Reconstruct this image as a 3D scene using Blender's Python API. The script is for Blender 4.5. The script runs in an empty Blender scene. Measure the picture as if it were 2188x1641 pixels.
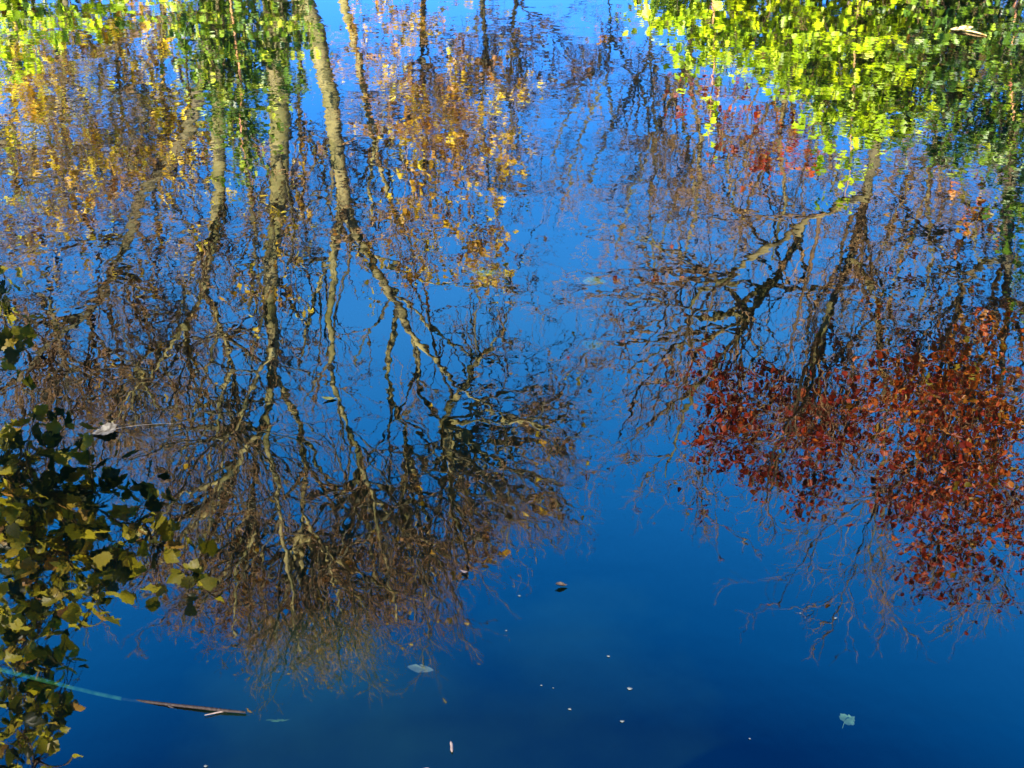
import bpy, math
import numpy as np

R = math.radians
rng = np.random.default_rng(11)
scene = bpy.context.scene
col = scene.collection

# ------------------------------------------------------------------ camera
EYE = 1.70                      # eye height above the water
PITCH = R(32.0)                 # camera looks down at the pond
FOC = 2346.0                    # focal length in pixels of the 2188 px wide photograph
cam_d = bpy.data.cameras.new("camera")
cam = bpy.data.objects.new("camera", cam_d)
col.objects.link(cam)
cam.location = (0, 0, EYE)
cam.rotation_euler = (R(90) - PITCH, 0, 0)
cam_d.sensor_width = 36
cam_d.lens = 36 * FOC / 2188
cam_d.clip_end = 2000
scene.camera = cam

# ------------------------------------------------------------------ sky, sun, exposure
SUN_EL, SUN_AZ = R(31), R(204)   # behind the camera, a little to the left
world = bpy.data.worlds.new("World")
scene.world = world
world.use_nodes = True
wn, wl = world.node_tree.nodes, world.node_tree.links
bg = wn["Background"]
sky = wn.new("ShaderNodeTexSky")
sky.sky_type = 'NISHITA'
sky.sun_disc = False
sky.sun_elevation = SUN_EL
sky.sun_rotation = SUN_AZ
sky.air_density = 1.0
sky.dust_density = 0.0
sky.ozone_density = 4.0
gm = wn.new("ShaderNodeGamma")           # an evenly deep blue autumn sky
gm.inputs[1].default_value = 0.30
wl.new(sky.outputs[0], gm.inputs[0])
tint = wn.new("ShaderNodeMix"); tint.data_type = 'RGBA'; tint.blend_type = 'MULTIPLY'
tint.inputs[0].default_value = 1.0
tint.inputs[7].default_value = (0.084, 0.84, 2.0, 1)
wl.new(gm.outputs[0], tint.inputs[6])
wtc = wn.new("ShaderNodeTexCoord")       # paler low down, deepest blue towards the zenith
wsx = wn.new("ShaderNodeSeparateXYZ"); wl.new(wtc.outputs["Generated"], wsx.inputs[0])
wrp = wn.new("ShaderNodeValToRGB"); wl.new(wsx.outputs[2], wrp.inputs[0])
el = wrp.color_ramp.elements
el[0].position = 0.0; el[0].color = (1.1, .45, .5, 1)
el[1].position = 0.22; el[1].color = (.90, .39, .475, 1)
for p_, c_ in ((.36, (.60, .44, .47)), (.48, (1.1, .68, .63)), (.585, (.35, .62, .66)), (.69, (.06, .36, .44)), (.755, (.015, .13, .22)), (1, (.015, .12, .2))):
    e_ = el.new(p_); e_.color = (*c_, 1)
zen = wn.new("ShaderNodeMix"); zen.data_type = 'RGBA'; zen.blend_type = 'MULTIPLY'; zen.inputs[0].default_value = 1.0
wl.new(tint.outputs[2], zen.inputs[6]); wl.new(wrp.outputs[0], zen.inputs[7])
wl.new(zen.outputs[2], bg.inputs["Color"])
bg.inputs["Strength"].default_value = 0.15

sd = bpy.data.lights.new("sun", 'SUN')
sd.energy = 2.1
sd.angle = R(0.5)
sd.color = (1.0, 0.90, 0.74)
sun = bpy.data.objects.new("sun", sd)
col.objects.link(sun)
sun.rotation_euler = (R(90) - SUN_EL, 0, math.pi - SUN_AZ)
SUN_DIR = np.array([math.sin(SUN_AZ) * math.cos(SUN_EL), math.cos(SUN_AZ) * math.cos(SUN_EL), math.sin(SUN_EL)])

scene.view_settings.view_transform = 'Standard'
scene.view_settings.look = 'None'
scene.view_settings.gamma = 1.0
scene.view_settings.exposure = 4.8
scene.cycles.max_bounces = 8
scene.cycles.transparent_max_bounces = 8
scene.cycles.sample_clamp_indirect = 0

# ------------------------------------------------------------------ helpers
CP, SP = math.cos(PITCH), math.sin(PITCH)


def ratio(py):
    w = (np.asarray(py, float) - 820.5) / FOC
    return (SP + CP * w) / (CP - SP * w), CP - SP * w


def refl(px, py, Y):
    """World point at depth Y that the flat pond mirrors towards the camera along this line of sight."""
    r, c = ratio(py)
    px = np.asarray(px, float)
    Y = np.broadcast_to(np.asarray(Y, float), px.shape)
    return np.stack([Y * (px - 1094) / FOC / c, Y, Y * r - EYE], -1)


def onwater(px, py, z=0.0):
    """World point at height z that is seen directly along this line of sight."""
    r, c = ratio(py)
    Y = (EYE - z) / r
    return np.array([Y * (px - 1094) / FOC / c, Y, z])


def ground_z(x, y):
    x = np.asarray(x, float); y = np.asarray(y, float)
    near = y - (0.75 + 0.15 * np.sin(x * 1.3) + 0.10 * np.sin(x * 2.9 + 1))
    far = (8.9 + 0.25 * np.sin(x * 0.7 + 2) + 0.12 * np.sin(x * 2.1)) - y
    side = 15 - np.abs(x + 0.4 * np.sin(y))
    s = np.minimum(np.minimum(near, far), side)
    z = np.where(s > 0, -1.0 * np.tanh(s * 1.1), 0.22 * np.tanh(-s * 1.5) + 0.02 * np.minimum(-s, 60))
    return z + 0.03 * np.sin(x * 1.7) * np.sin(y * 1.3)


def norm(v):
    return v / np.maximum(np.linalg.norm(v, axis=-1, keepdims=True), 1e-9)


def mesh_obj(name, V, F, mat, parent=None, attrs=None, flat=False):
    """V (N,3), F (M,k): one mesh object."""
    me = bpy.data.meshes.new(name)
    V = np.ascontiguousarray(V, np.float32); F = np.ascontiguousarray(F, np.int32)
    if parent is not None:
        V = V - np.array(parent.location, np.float32)
    k = F.shape[1]
    me.vertices.add(len(V)); me.vertices.foreach_set("co", V.ravel())
    me.loops.add(F.size); me.loops.foreach_set("vertex_index", F.ravel())
    me.polygons.add(len(F)); me.polygons.foreach_set("loop_start", np.arange(0, F.size, k, dtype=np.int32))
    me.update(calc_edges=True)
    for an, av in (attrs or {}).items():
        a = me.attributes.new(an, 'FLOAT', 'FACE')
        a.data.foreach_set("value", np.ascontiguousarray(av, np.float32))
    if flat:
        me.shade_flat()
    me.materials.append(mat)
    o = bpy.data.objects.new(name, me)
    col.objects.link(o)
    o.parent = parent
    return o


def empty(name, loc, label, cat, group=None):
    o = bpy.data.objects.new(name, None)
    col.objects.link(o)
    o.location = [float(a) for a in loc]
    o.empty_display_size = 0.2
    tag(o, label, cat, group)
    return o


def tag(o, label=None, cat=None, group=None, kind=None):
    for k, v in (("label", label), ("category", cat), ("group", group), ("kind", kind)):
        if v: o[k] = v
    return o


def tubes(P, Rd, k=4):
    """P (B,n,3) centre lines, Rd (B,n) radii -> verts, quads."""
    B, n, _ = P.shape
    T = norm(np.gradient(P, axis=1))
    m = norm(P[:, -1] - P[:, 0])
    ref = np.where(np.abs(m[:, 2:3]) > 0.8, np.array([[1., 0.1, 0]]), np.array([[0.05, 0.1, 1.]]))
    U = norm(np.cross(T, ref[:, None, :])); W = np.cross(T, U)
    a = np.arange(k) * 2 * math.pi / k
    V = P[:, :, None, :] + Rd[:, :, None, None] * (np.cos(a)[None, None, :, None] * U[:, :, None, :] + np.sin(a)[None, None, :, None] * W[:, :, None, :])
    idx = np.arange(B * n * k).reshape(B, n, k)
    a0 = idx[:, :-1]; a1 = idx[:, 1:]
    F = np.stack([a0, np.roll(a0, -1, 2), np.roll(a1, -1, 2), a1], -1)
    return V.reshape(-1, 3), F.reshape(-1, 4)


def join(parts):
    Vs, Fs, off = [], [], 0
    for V, F in parts:
        Vs.append(V); Fs.append(F + off); off += len(V)
    return np.concatenate(Vs), np.concatenate(Fs)


def grow(S, D, L, n, wander, trop):
    P = [S]; d = D.copy(); st = (L / (n - 1))[:, None]
    for i in range(n - 1):
        d = norm(d + rng.normal(0, wander, d.shape) + np.array([0, 0, trop]))
        P.append(P[-1] + d * st)
    return np.stack(P, 1)


def spawn(P, Rd, L, per, t0, ang, lr, rr, rmin, rmax, n, wander, trop):
    """Children of every branch line in P. Returns P2, R2, L2."""
    B, m, _ = P.shape
    bi = np.repeat(np.arange(B), per)
    t = t0 + (0.99 - t0) * rng.random(B * per)
    f = t * (m - 1); i = np.minimum(f.astype(int), m - 2); w = (f - i)[:, None]
    S = P[bi, i] * (1 - w) + P[bi, i + 1] * w
    T = norm(P[bi, i + 1] - P[bi, i])
    a = R(1) * (ang[0] + (ang[1] - ang[0]) * rng.random(B * per))[:, None]
    q = rng.normal(0, 1, T.shape); q = norm(q - (q * T).sum(-1, keepdims=True) * T)
    D = np.cos(a) * T + np.sin(a) * q
    L2 = L[bi] * (lr[0] + (lr[1] - lr[0]) * rng.random(B * per)) * (1.15 - 0.55 * t)
    r0 = np.clip((Rd[bi, i]) * rr, rmin, rmax)
    P2 = grow(S, D, L2, n, wander, trop)
    R2 = r0[:, None] * np.linspace(1, 0.45, n)[None]
    return P2, R2, L2


LEAF = np.array([[0, 0, 0], [0.32, 0.26, 0.05], [0.72, 0.20, 0.04], [1, 0, -0.06], [0.72, -0.20, 0.04], [0.32, -0.26, 0.05]])


def leaves(C, size, bias, spread=1.0, droop=0.3):
    """Folded six-point leaves at C (N,3), normals scattered about bias."""
    N = len(C)
    nz = norm(np.asarray(bias)[None] + rng.normal(0, spread, (N, 3)))
    ax = rng.normal(0, 1, (N, 3)) - np.array([0, 0, droop])
    ax = norm(ax - (ax * nz).sum(-1, keepdims=True) * nz)
    ay = np.cross(nz, ax)
    s = (size * (0.42 + 1.05 * rng.random(N) ** 1.3))[:, None, None]
    V = C[:, None] + s * (LEAF[None, :, 0:1] * ax[:, None] + LEAF[None, :, 1:2] * ay[:, None] * 1.25 + LEAF[None, :, 2:3] * nz[:, None] * 1.6)
    b = np.arange(N)[:, None] * 6
    F = np.stack([b + np.array([[0, 1, 2, 3]]), b + np.array([[0, 3, 4, 5]])], 1)
    return V.reshape(-1, 3), F.reshape(-1, 4)


def line(pts, Y, n=22, jit=0.0):
    """Hand-set limb: (px, py[, depth offset]) -> smooth world centre line (n,3)."""
    a = np.array([(p[0], p[1], p[2] if len(p) > 2 else np.nan) for p in pts], float)
    k = np.arange(len(a)); ok = ~np.isnan(a[:, 2])
    dz = np.interp(k, k[ok], a[ok, 2]) if ok.any() else np.zeros(len(a))
    W = refl(a[:, 0], a[:, 1], Y + dz)
    s = np.r_[0, np.cumsum(np.linalg.norm(np.diff(W, axis=0), axis=1))]
    u = np.linspace(0, s[-1], n)
    out = np.stack([np.interp(u, s, W[:, c]) for c in range(3)], -1)
    for _ in range(2):
        out[1:-1] = 0.25 * out[:-2] + 0.5 * out[1:-1] + 0.25 * out[2:]
    if jit:
        j = rng.normal(0, jit, out.shape); j[0] = 0
        out += j
    return out, s[-1]


# ------------------------------------------------------------------ materials
def new_mat(name):
    m = bpy.data.materials.new(name); m.use_nodes = True
    nt = m.node_tree; nt.nodes.clear()
    out = nt.nodes.new("ShaderNodeOutputMaterial")
    return m, nt, out


def ramp(nt, stops, fac):
    r = nt.nodes.new("ShaderNodeValToRGB")
    e = r.color_ramp.elements
    while len(e) > 1: e.remove(e[-1])
    e[0].position, e[0].color = stops[0][0], (*stops[0][1], 1)
    for p, c in stops[1:]:
        x = e.new(p); x.color = (*c, 1)
    nt.links.new(fac, r.inputs[0])
    return r.outputs[0]


def leaf_mat(name, stops, transl=0.4, gloss=0.03):
    m, nt, out = new_mat(name)
    at = nt.nodes.new("ShaderNodeAttribute"); at.attribute_name = "tone"
    c = ramp(nt, stops, at.outputs["Fac"])
    d = nt.nodes.new("ShaderNodeBsdfDiffuse"); t = nt.nodes.new("ShaderNodeBsdfTranslucent")
    g = nt.nodes.new("ShaderNodeBsdfGlossy"); g.inputs["Roughness"].default_value = 0.45
    a = nt.nodes.new("ShaderNodeMixShader"); a.inputs[0].default_value = transl
    b = nt.nodes.new("ShaderNodeMixShader"); b.inputs[0].default_value = gloss
    nt.links.new(c, d.inputs[0]); nt.links.new(c, t.inputs[0])
    nt.links.new(d.outputs[0], a.inputs[1]); nt.links.new(t.outputs[0], a.inputs[2])
    nt.links.new(a.outputs[0], b.inputs[1]); nt.links.new(g.outputs[0], b.inputs[2])
    nt.links.new(b.outputs[0], out.inputs[0])
    return m


def bark_mat(name, base, dark, moss, scale=5.0, moss_amt=0.5):
    m, nt, out = new_mat(name)
    tc = nt.nodes.new("ShaderNodeTexCoord")
    mp = nt.nodes.new("ShaderNodeMapping"); mp.inputs["Scale"].default_value = (1, 1, 2.6)
    nt.links.new(tc.outputs["Object"], mp.inputs[0])
    n1 = nt.nodes.new("ShaderNodeTexNoise"); n1.inputs["Scale"].default_value = scale; n1.inputs["Detail"].default_value = 5
    nt.links.new(mp.outputs[0], n1.inputs[0])
    n2 = nt.nodes.new("ShaderNodeTexNoise"); n2.inputs["Scale"].default_value = 1.3; n2.inputs["Detail"].default_value = 4
    nt.links.new(tc.outputs["Object"], n2.inputs[0])
    c1 = ramp(nt, [(0.36, dark), (0.50, base), (0.70, tuple(min(1, x * 1.25) for x in base))], n1.outputs[0])
    mk = ramp(nt, [(0.45, (0, 0, 0)), (0.62, (moss_amt,) * 3)], n2.outputs[0])
    mx = nt.nodes.new("ShaderNodeMix"); mx.data_type = 'RGBA'
    nt.links.new(mk, mx.inputs[0]); nt.links.new(c1, mx.inputs[6]); mx.inputs[7].default_value = (*moss, 1)
    bs = nt.nodes.new("ShaderNodeBsdfPrincipled"); bs.inputs["Roughness"].default_value = 0.85
    nt.links.new(mx.outputs[2], bs.inputs["Base Color"])
    bp = nt.nodes.new("ShaderNodeBump"); bp.inputs["Strength"].default_value = 0.5; bp.inputs["Distance"].default_value = 0.02
    nt.links.new(n1.outputs[0], bp.inputs["Height"]); nt.links.new(bp.outputs[0], bs.inputs["Normal"])
    nt.links.new(bs.outputs[0], out.inputs[0])
    return m


BARK = bark_mat("pale_bark", (0.28, 0.235, 0.09), (0.035, 0.03, 0.013), (0.13, 0.13, 0.025), 6.0, 0.85)
BARK_D = bark_mat("dark_bark", (0.15, 0.125, 0.06), (0.03, 0.025, 0.012), (0.10, 0.10, 0.025))
TWIG = bark_mat("twig_bark", (0.36, 0.20, 0.075), (0.05, 0.03, 0.013), (0.12, 0.10, 0.03), 3.0, 0.5)
LIMB_D = bark_mat("olive_limb_bark", (0.21, 0.17, 0.06), (0.03, 0.025, 0.01), (0.11, 0.11, 0.02), 4.0, 0.8)
LIMB = bark_mat("limb_bark", (0.40, 0.34, 0.12), (0.035, 0.03, 0.015), (0.13, 0.13, 0.025), 3.0, 0.8)
TWIG_D = bark_mat("dark_twig_bark", (0.18, 0.11, 0.05), (0.05, 0.035, 0.025), (0.12, 0.11, 0.03), 3.0, 0.4)
SHOOT = bark_mat("red_shoot_bark", (0.50, 0.22, 0.10), (0.30, 0.10, 0.05), (0.40, 0.36, 0.10), 8.0, 0.6)

L_OCHRE = leaf_mat("ochre_leaf", [(0.0, (0.18, 0.07, 0.012)), (0.3, (0.46, 0.20, 0.015)), (0.6, (0.74, 0.46, 0.015)), (1.0, (0.78, 0.66, 0.04))])
L_GOLD = leaf_mat("gold_leaf", [(0.0, (0.26, 0.10, 0.012)), (0.3, (0.70, 0.42, 0.012)), (0.75, (0.75, 0.64, 0.02)), (1.0, (0.50, 0.56, 0.02))])
L_RUST = leaf_mat("rust_leaf", [(0.0, (0.13, 0.011, 0.005)), (0.4, (0.44, 0.036, 0.006)), (0.7, (0.70, 0.15, 0.010)), (0.88, (0.62, 0.26, 0.015)), (1.0, (0.30, 0.26, 0.02))])
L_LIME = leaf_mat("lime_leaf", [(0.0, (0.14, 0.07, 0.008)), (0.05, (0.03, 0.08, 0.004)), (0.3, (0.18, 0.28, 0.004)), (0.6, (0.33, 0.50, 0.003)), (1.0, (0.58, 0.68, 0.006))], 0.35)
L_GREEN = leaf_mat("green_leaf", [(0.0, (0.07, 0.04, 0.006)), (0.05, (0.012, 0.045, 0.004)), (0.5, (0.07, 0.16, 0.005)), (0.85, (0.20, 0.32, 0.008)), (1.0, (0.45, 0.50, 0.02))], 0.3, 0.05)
L_MAPLE = leaf_mat("maple_leaf", [(0.0, (0.025, 0.035, 0.004)), (0.40, (0.09, 0.10, 0.006)), (0.62, (0.50, 0.44, 0.015)), (0.88, (0.78, 0.66, 0.05)), (1.0, (0.55, 0.26, 0.08))], 0.58, 0.03)  # near-black and gold stops put shaded and sunlit leaves into the colour

# ground ---------------------------------------------------------------
m, nt, out = new_mat("mud_and_litter")
tc = nt.nodes.new("ShaderNodeTexCoord")
n1 = nt.nodes.new("ShaderNodeTexNoise"); n1.inputs["Scale"].default_value = 0.9; n1.inputs["Detail"].default_value = 6
n2 = nt.nodes.new("ShaderNodeTexNoise"); n2.inputs["Scale"].default_value = 14; n2.inputs["Detail"].default_value = 6
nt.links.new(tc.outputs["Object"], n1.inputs[0]); nt.links.new(tc.outputs["Object"], n2.inputs[0])
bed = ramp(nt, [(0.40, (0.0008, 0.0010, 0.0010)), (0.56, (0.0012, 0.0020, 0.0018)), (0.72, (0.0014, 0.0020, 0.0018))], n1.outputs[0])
lit = ramp(nt, [(0.35, (0.06, 0.035, 0.018)), (0.5, (0.16, 0.09, 0.03)), (0.62, (0.05, 0.08, 0.015)), (0.75, (0.28, 0.17, 0.05))], n2.outputs[0])
# a patch of pale silt stirred up on the bed
vs = nt.nodes.new("ShaderNodeVectorMath"); vs.operation = 'DISTANCE'; vs.inputs[1].default_value = (-0.34, 2.22, -0.95)
nt.links.new(tc.outputs["Object"], vs.inputs[0])
sm = nt.nodes.new("ShaderNodeMath"); sm.operation = 'MULTIPLY_ADD'; sm.inputs[1].default_value = 2.6
nt.links.new(n1.outputs[0], sm.inputs[0]); nt.links.new(vs.outputs["Value"], sm.inputs[2])
sf = nt.nodes.new("ShaderNodeMapRange"); sf.inputs[1].default_value = 2.0; sf.inputs[2].default_value = 1.2
nt.links.new(sm.outputs[0], sf.inputs[0])
sxm = nt.nodes.new("ShaderNodeMix"); sxm.data_type = 'RGBA'; sxm.inputs[7].default_value = (0.022, 0.032, 0.018, 1)
nt.links.new(sf.outputs[0], sxm.inputs[0]); nt.links.new(bed, sxm.inputs[6]); bed = sxm.outputs[2]
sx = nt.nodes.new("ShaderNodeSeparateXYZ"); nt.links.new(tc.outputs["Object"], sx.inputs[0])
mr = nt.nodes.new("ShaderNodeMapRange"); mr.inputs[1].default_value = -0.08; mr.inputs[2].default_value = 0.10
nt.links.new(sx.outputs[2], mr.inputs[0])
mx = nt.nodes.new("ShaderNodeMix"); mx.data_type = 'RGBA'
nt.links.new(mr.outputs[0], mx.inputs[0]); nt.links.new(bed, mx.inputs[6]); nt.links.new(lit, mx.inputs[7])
bs = nt.nodes.new("ShaderNodeBsdfPrincipled"); bs.inputs["Roughness"].default_value = 0.95; bs.inputs["Specular IOR Level"].default_value = 0.0
nt.links.new(mx.outputs[2], bs.inputs["Base Color"]); nt.links.new(bs.outputs[0], out.inputs[0])
GROUND = m
gx = np.unique(np.r_[np.linspace(-300, -18, 20), np.linspace(-18, 18, 121), np.linspace(18, 300, 20)])
gy = np.unique(np.r_[np.linspace(-200, -3, 16), np.linspace(-3, 14, 86), np.linspace(14, 400, 26)])
X, Yg = np.meshgrid(gx, gy)
V = np.stack([X, Yg, ground_z(X, Yg)], -1).reshape(-1, 3)
ii = np.arange(len(gx) * len(gy)).reshape(len(gy), len(gx))
F = np.stack([ii[:-1, :-1], ii[:-1, 1:], ii[1:, 1:], ii[1:, :-1]], -1).reshape(-1, 4)
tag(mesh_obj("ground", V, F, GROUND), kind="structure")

# water ----------------------------------------------------------------
m, nt, out = new_mat("pond_water")
N, Lk = nt.nodes, nt.links
tc = N.new("ShaderNodeTexCoord")


def wave(scale, stretch, detail, rot=0.0, dist=0.0):
    mp = N.new("ShaderNodeMapping"); mp.inputs["Scale"].default_value = stretch; mp.inputs["Rotation"].default_value = (0, 0, rot)
    Lk.new(tc.outputs["Object"], mp.inputs[0])
    t = N.new("ShaderNodeTexNoise"); t.inputs["Scale"].default_value = scale
    t.inputs["Detail"].default_value = detail; t.inputs["Roughness"].default_value = 0.45
    t.inputs["Distortion"].default_value = dist
    Lk.new(mp.outputs[0], t.inputs[0])
    return t.outputs[0]


def mul(a, k):
    x = N.new("ShaderNodeMath"); x.operation = 'MULTIPLY'; Lk.new(a, x.inputs[0])
    if isinstance(k, float): x.inputs[1].default_value = k
    else: Lk.new(k, x.inputs[1])
    return x.outputs[0]


def add(a, b):
    x = N.new("ShaderNodeMath"); x.operation = 'ADD'; Lk.new(a, x.inputs[0]); Lk.new(b, x.inputs[1])
    return x.outputs[0]


calm = N.new("ShaderNodeMapRange")
calm.inputs[1].default_value = 0.35; calm.inputs[2].default_value = 0.65
calm.inputs[3].default_value = 0.45; calm.inputs[4].default_value = 1.45
Lk.new(wave(0.7, (1, 1, 1), 2.0), calm.inputs[0])
RIP_S, RIP_M, RIP_L = 0.120e-3, 0.27e-3, 0.85e-3
h = add(add(mul(wave(26.0, (1, 0.8, 1), 1.0, 0.3), RIP_S), mul(wave(10.0, (0.55, 1.0, 1), 1.0, -0.1), RIP_M)), mul(wave(3.2, (0.4, 1.0, 1), 1.0, 0.08), RIP_L))
wy = N.new("ShaderNodeSeparateXYZ"); Lk.new(tc.outputs["Object"], wy.inputs[0])
brz = N.new("ShaderNodeMapRange")        # the breeze reaches the open water more than the lee of the near bank
brz.inputs[1].default_value = 1.6; brz.inputs[2].default_value = 5.5; brz.inputs[3].default_value = 0.62; brz.inputs[4].default_value = 1.5
Lk.new(wy.outputs[1], brz.inputs[0])
h = mul(mul(h, calm.outputs[0]), brz.outputs[0])
bp = N.new("ShaderNodeBump"); bp.inputs["Strength"].default_value = 1.0; bp.inputs["Distance"].default_value = 1.0
Lk.new(h, bp.inputs["Height"])
# Schlick reflectance, the same from above and below so that sunlight reaches the bed
ge = N.new("ShaderNodeNewGeometry")
dt = N.new("ShaderNodeVectorMath"); dt.operation = 'DOT_PRODUCT'
Lk.new(ge.outputs["Normal"], dt.inputs[0]); Lk.new(ge.outputs["Incoming"], dt.inputs[1])
ab = N.new("ShaderNodeMath"); ab.operation = 'ABSOLUTE'; Lk.new(dt.outputs["Value"], ab.inputs[0])
om = N.new("ShaderNodeMath"); om.operation = 'SUBTRACT'; om.inputs[0].default_value = 1.0; Lk.new(ab.outputs[0], om.inputs[1])
pw = N.new("ShaderNodeMath"); pw.operation = 'POWER'; pw.inputs[1].default_value = 5.0; Lk.new(om.outputs[0], pw.inputs[0])
fr = N.new("ShaderNodeMath"); fr.operation = 'MULTIPLY_ADD'; fr.inputs[1].default_value = 0.938; fr.inputs[2].default_value = 0.062
Lk.new(pw.outputs[0], fr.inputs[0])
gl = N.new("ShaderNodeBsdfGlossy"); rg = N.new("ShaderNodeMapRange")         # finer breeze texture on the open water
rg.inputs[1].default_value = 2.5; rg.inputs[2].default_value = 7.0; rg.inputs[3].default_value = 0.007; rg.inputs[4].default_value = 0.019
Lk.new(wy.outputs[1], rg.inputs[0]); Lk.new(rg.outputs[0], gl.inputs["Roughness"])
tr = N.new("ShaderNodeBsdfTransparent"); tr.inputs["Color"].default_value = (0.26, 0.46, 0.43, 1)
Lk.new(bp.outputs[0], gl.inputs["Normal"])
ms = N.new("ShaderNodeMixShader")
Lk.new(fr.outputs[0], ms.inputs[0]); Lk.new(tr.outputs[0], ms.inputs[1]); Lk.new(gl.outputs[0], ms.inputs[2])
Lk.new(ms.outputs[0], out.inputs[0])
WATER = m
tag(mesh_obj("water", np.array([[-17., -0.5, 0], [17, -0.5, 0], [17, 10.5, 0], [-17, 10.5, 0]]), np.array([[0, 1, 2, 3]]), WATER), kind="structure")


# ------------------------------------------------------------------ tree builder
def flecks(x0, x1, y0, y1, n, k=16):
    """Small scattered leaf sprays over a stretch of crown."""
    return [(rng.uniform(x0, x1), rng.uniform(y0, y1), rng.uniform(18, 34), rng.uniform(18, 34), int(k * rng.uniform(.5, 1.5)), rng.normal(0, 1), (.45, 1)) for _ in range(n)]


def tree(name, Y, trunk, limbs, label, cat, group=None, bark=BARK, twig=TWIG, leafmat=None, per=(11, 6, 5), len1=(0.9, 2.5),
         clumps=(), leaf_frac=0.0, leaf_size=0.07, tone=(0, 1), sides=9, trop=0.05, tw=0.0038, t0=0.15):
    """trunk: (points, start px width, end px width); limbs: list of the same. Depth Y metres."""
    tp, tL = line(trunk[0], Y, 30, 0.012)
    foot = tp[0].copy(); foot[2] = ground_z(foot[0], foot[1]) - 0.1
    below = foot[None] + (tp[0] - foot)[None] * np.linspace(0, 1, 7)[:-1, None]
    tp = np.concatenate([below, tp])[None]
    pxm = Y / FOC / 0.9
    r = np.r_[np.linspace(1.55, 1.0, 6) * trunk[1], np.linspace(trunk[1], trunk[2], 30)] * pxm / 2
    root = empty(name, (foot[0], foot[1], foot[2] + 0.1), label, cat, group)
    V, F = tubes(tp, r[None], sides + 3)
    mesh_obj("trunk", V, F, bark, root)
    LP, LR, LL = [tp[0][6:][None][:, ::1]], [r[6:][None]], [tL * 0.55]
    srcP = [tp[0][6:]]
    for pts, w0, w1 in limbs:
        P, L = line(pts, Y, 30, 0.022)
        rr = np.linspace(w0 * 1.2, w1 * 1.2, 30) * pxm / 2
        V, F = tubes(P[None], rr[None], 7)
        mesh_obj("limb", V, F, LIMB if bark is BARK else LIMB_D if name == "copper_beech_tree" else bark, root)
        LP.append(P[None]); LR.append(rr[None]); LL.append(L); srcP.append(P)
    P0 = np.concatenate(LP); R0 = np.concatenate(LR); L0 = np.array(LL)
    parts = []
    # children of limbs: absolute length, not limb length
    A = spawn(P0[:1], R0[:1], np.full(1, 1.0), per[0], max(t0, 0.30) if t0 > .1 else t0, (25, 65), len1, 0.6, 0.010, 0.028, 9, 0.16, trop)
    B_ = spawn(P0[1:], R0[1:], np.full(len(P0) - 1, 1.0), per[0], t0, (25, 65), len1, 0.6, 0.010, 0.028, 9, 0.16, trop)
    P1, R1, L1 = [np.concatenate(q) for q in zip(A, B_)]
    V, F = tubes(P1, R1, 5)
    mesh_obj("bough_work", V, F, BARK_D if bark is BARK else TWIG_D, root)
    P2, R2, L2 = spawn(P1, R1, L1, per[1], 0.15, (25, 60), (0.35, 0.7), 0.55, 0.005, 0.011, 6, 0.17, trop)
    parts.append(tubes(P2, R2, 4))
    P3, R3, L3 = spawn(P2, R2, L2, per[2], 0.15, (20, 60), (0.35, 0.75), 0.6, tw, tw * 1.15, 5, 0.18, trop)
    parts.append(tubes(P3, R3, 3))
    Lc, Lt = [], []
    if leaf_frac > 0 and leafmat:
        n = int(leaf_frac * len(P3))
        k = rng.choice(len(P3), n, replace=False)
        c = P3[k, rng.integers(2, 5, n)]
        Lc.append(c); Lt.append(tone[0] + (tone[1] - tone[0]) * rng.random(n))
    allP = np.concatenate([p for p in srcP] + [P1.reshape(-1, 3)])
    for cl in clumps:
        px, py, rx, ry, nl = cl[:5]; nl = int(nl * (2.4 if leafmat is L_GOLD else 1.5 if leafmat is L_RUST else 2.2))
        dY = cl[5] if len(cl) > 5 else 0.0
        tn = cl[6] if len(cl) > 6 else tone
        C = refl(px, py, Y + dY)
        ex = np.array([rx * pxm, 0.8 * (rx + ry) / 2 * pxm + 0.15, ry * pxm * 1.1])
        near = allP[np.argmin(((allP - C) ** 2).sum(-1) + 0.5 * np.maximum(0, allP[:, 2] - C[2]) ** 2)]
        s = np.linspace(0, 1, 9)[:, None]
        bend = np.sin(s * math.pi) * rng.normal(0, 0.12, 3) * np.linalg.norm(C - near)
        br = near + (C - near) * s + bend
        parts.append(tubes(br[None], np.linspace(0.011, 0.005, 9)[None], 4))
        nt_ = max(3, nl // 7)
        S = C + np.clip(rng.normal(0, 0.5, (nt_, 3)), -1.05, 1.05) * ex
        S0 = S * 0.55 + C * 0.45
        D = norm(S - S0 + rng.normal(0, 0.03, S.shape))
        Ln = np.linalg.norm(S - S0, axis=1) + 0.18 + 0.25 * rng.random(nt_)
        Pt = grow(S0, D, Ln, 6, 0.2, 0.0)
        parts.append(tubes(Pt, np.full((nt_, 6), 0.0035), 3))
        k = rng.integers(0, nt_, nl); j = rng.integers(1, 6, nl)
        Lc.append(Pt[k, j] + rng.normal(0, 0.035, (nl, 3)))
        base = tn[0] + (tn[1] - tn[0]) * rng.random(nt_)
        Lt.append(np.clip(base[k] + rng.normal(0, 0.10, nl), 0, 1))
    V, F = join(parts)
    mesh_obj("crown", V, F, twig, root)
    if Lc:
        Lc = np.concatenate(Lc); Lt = np.concatenate(Lt)
        V, F = leaves(Lc, leaf_size, norm(SUN_DIR + np.array([0, 0, 0.5])) * 0.7, 0.7)
        mesh_obj("foliage", V, F, leafmat, root, {"tone": np.repeat(Lt, 2)})
    return root


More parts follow.
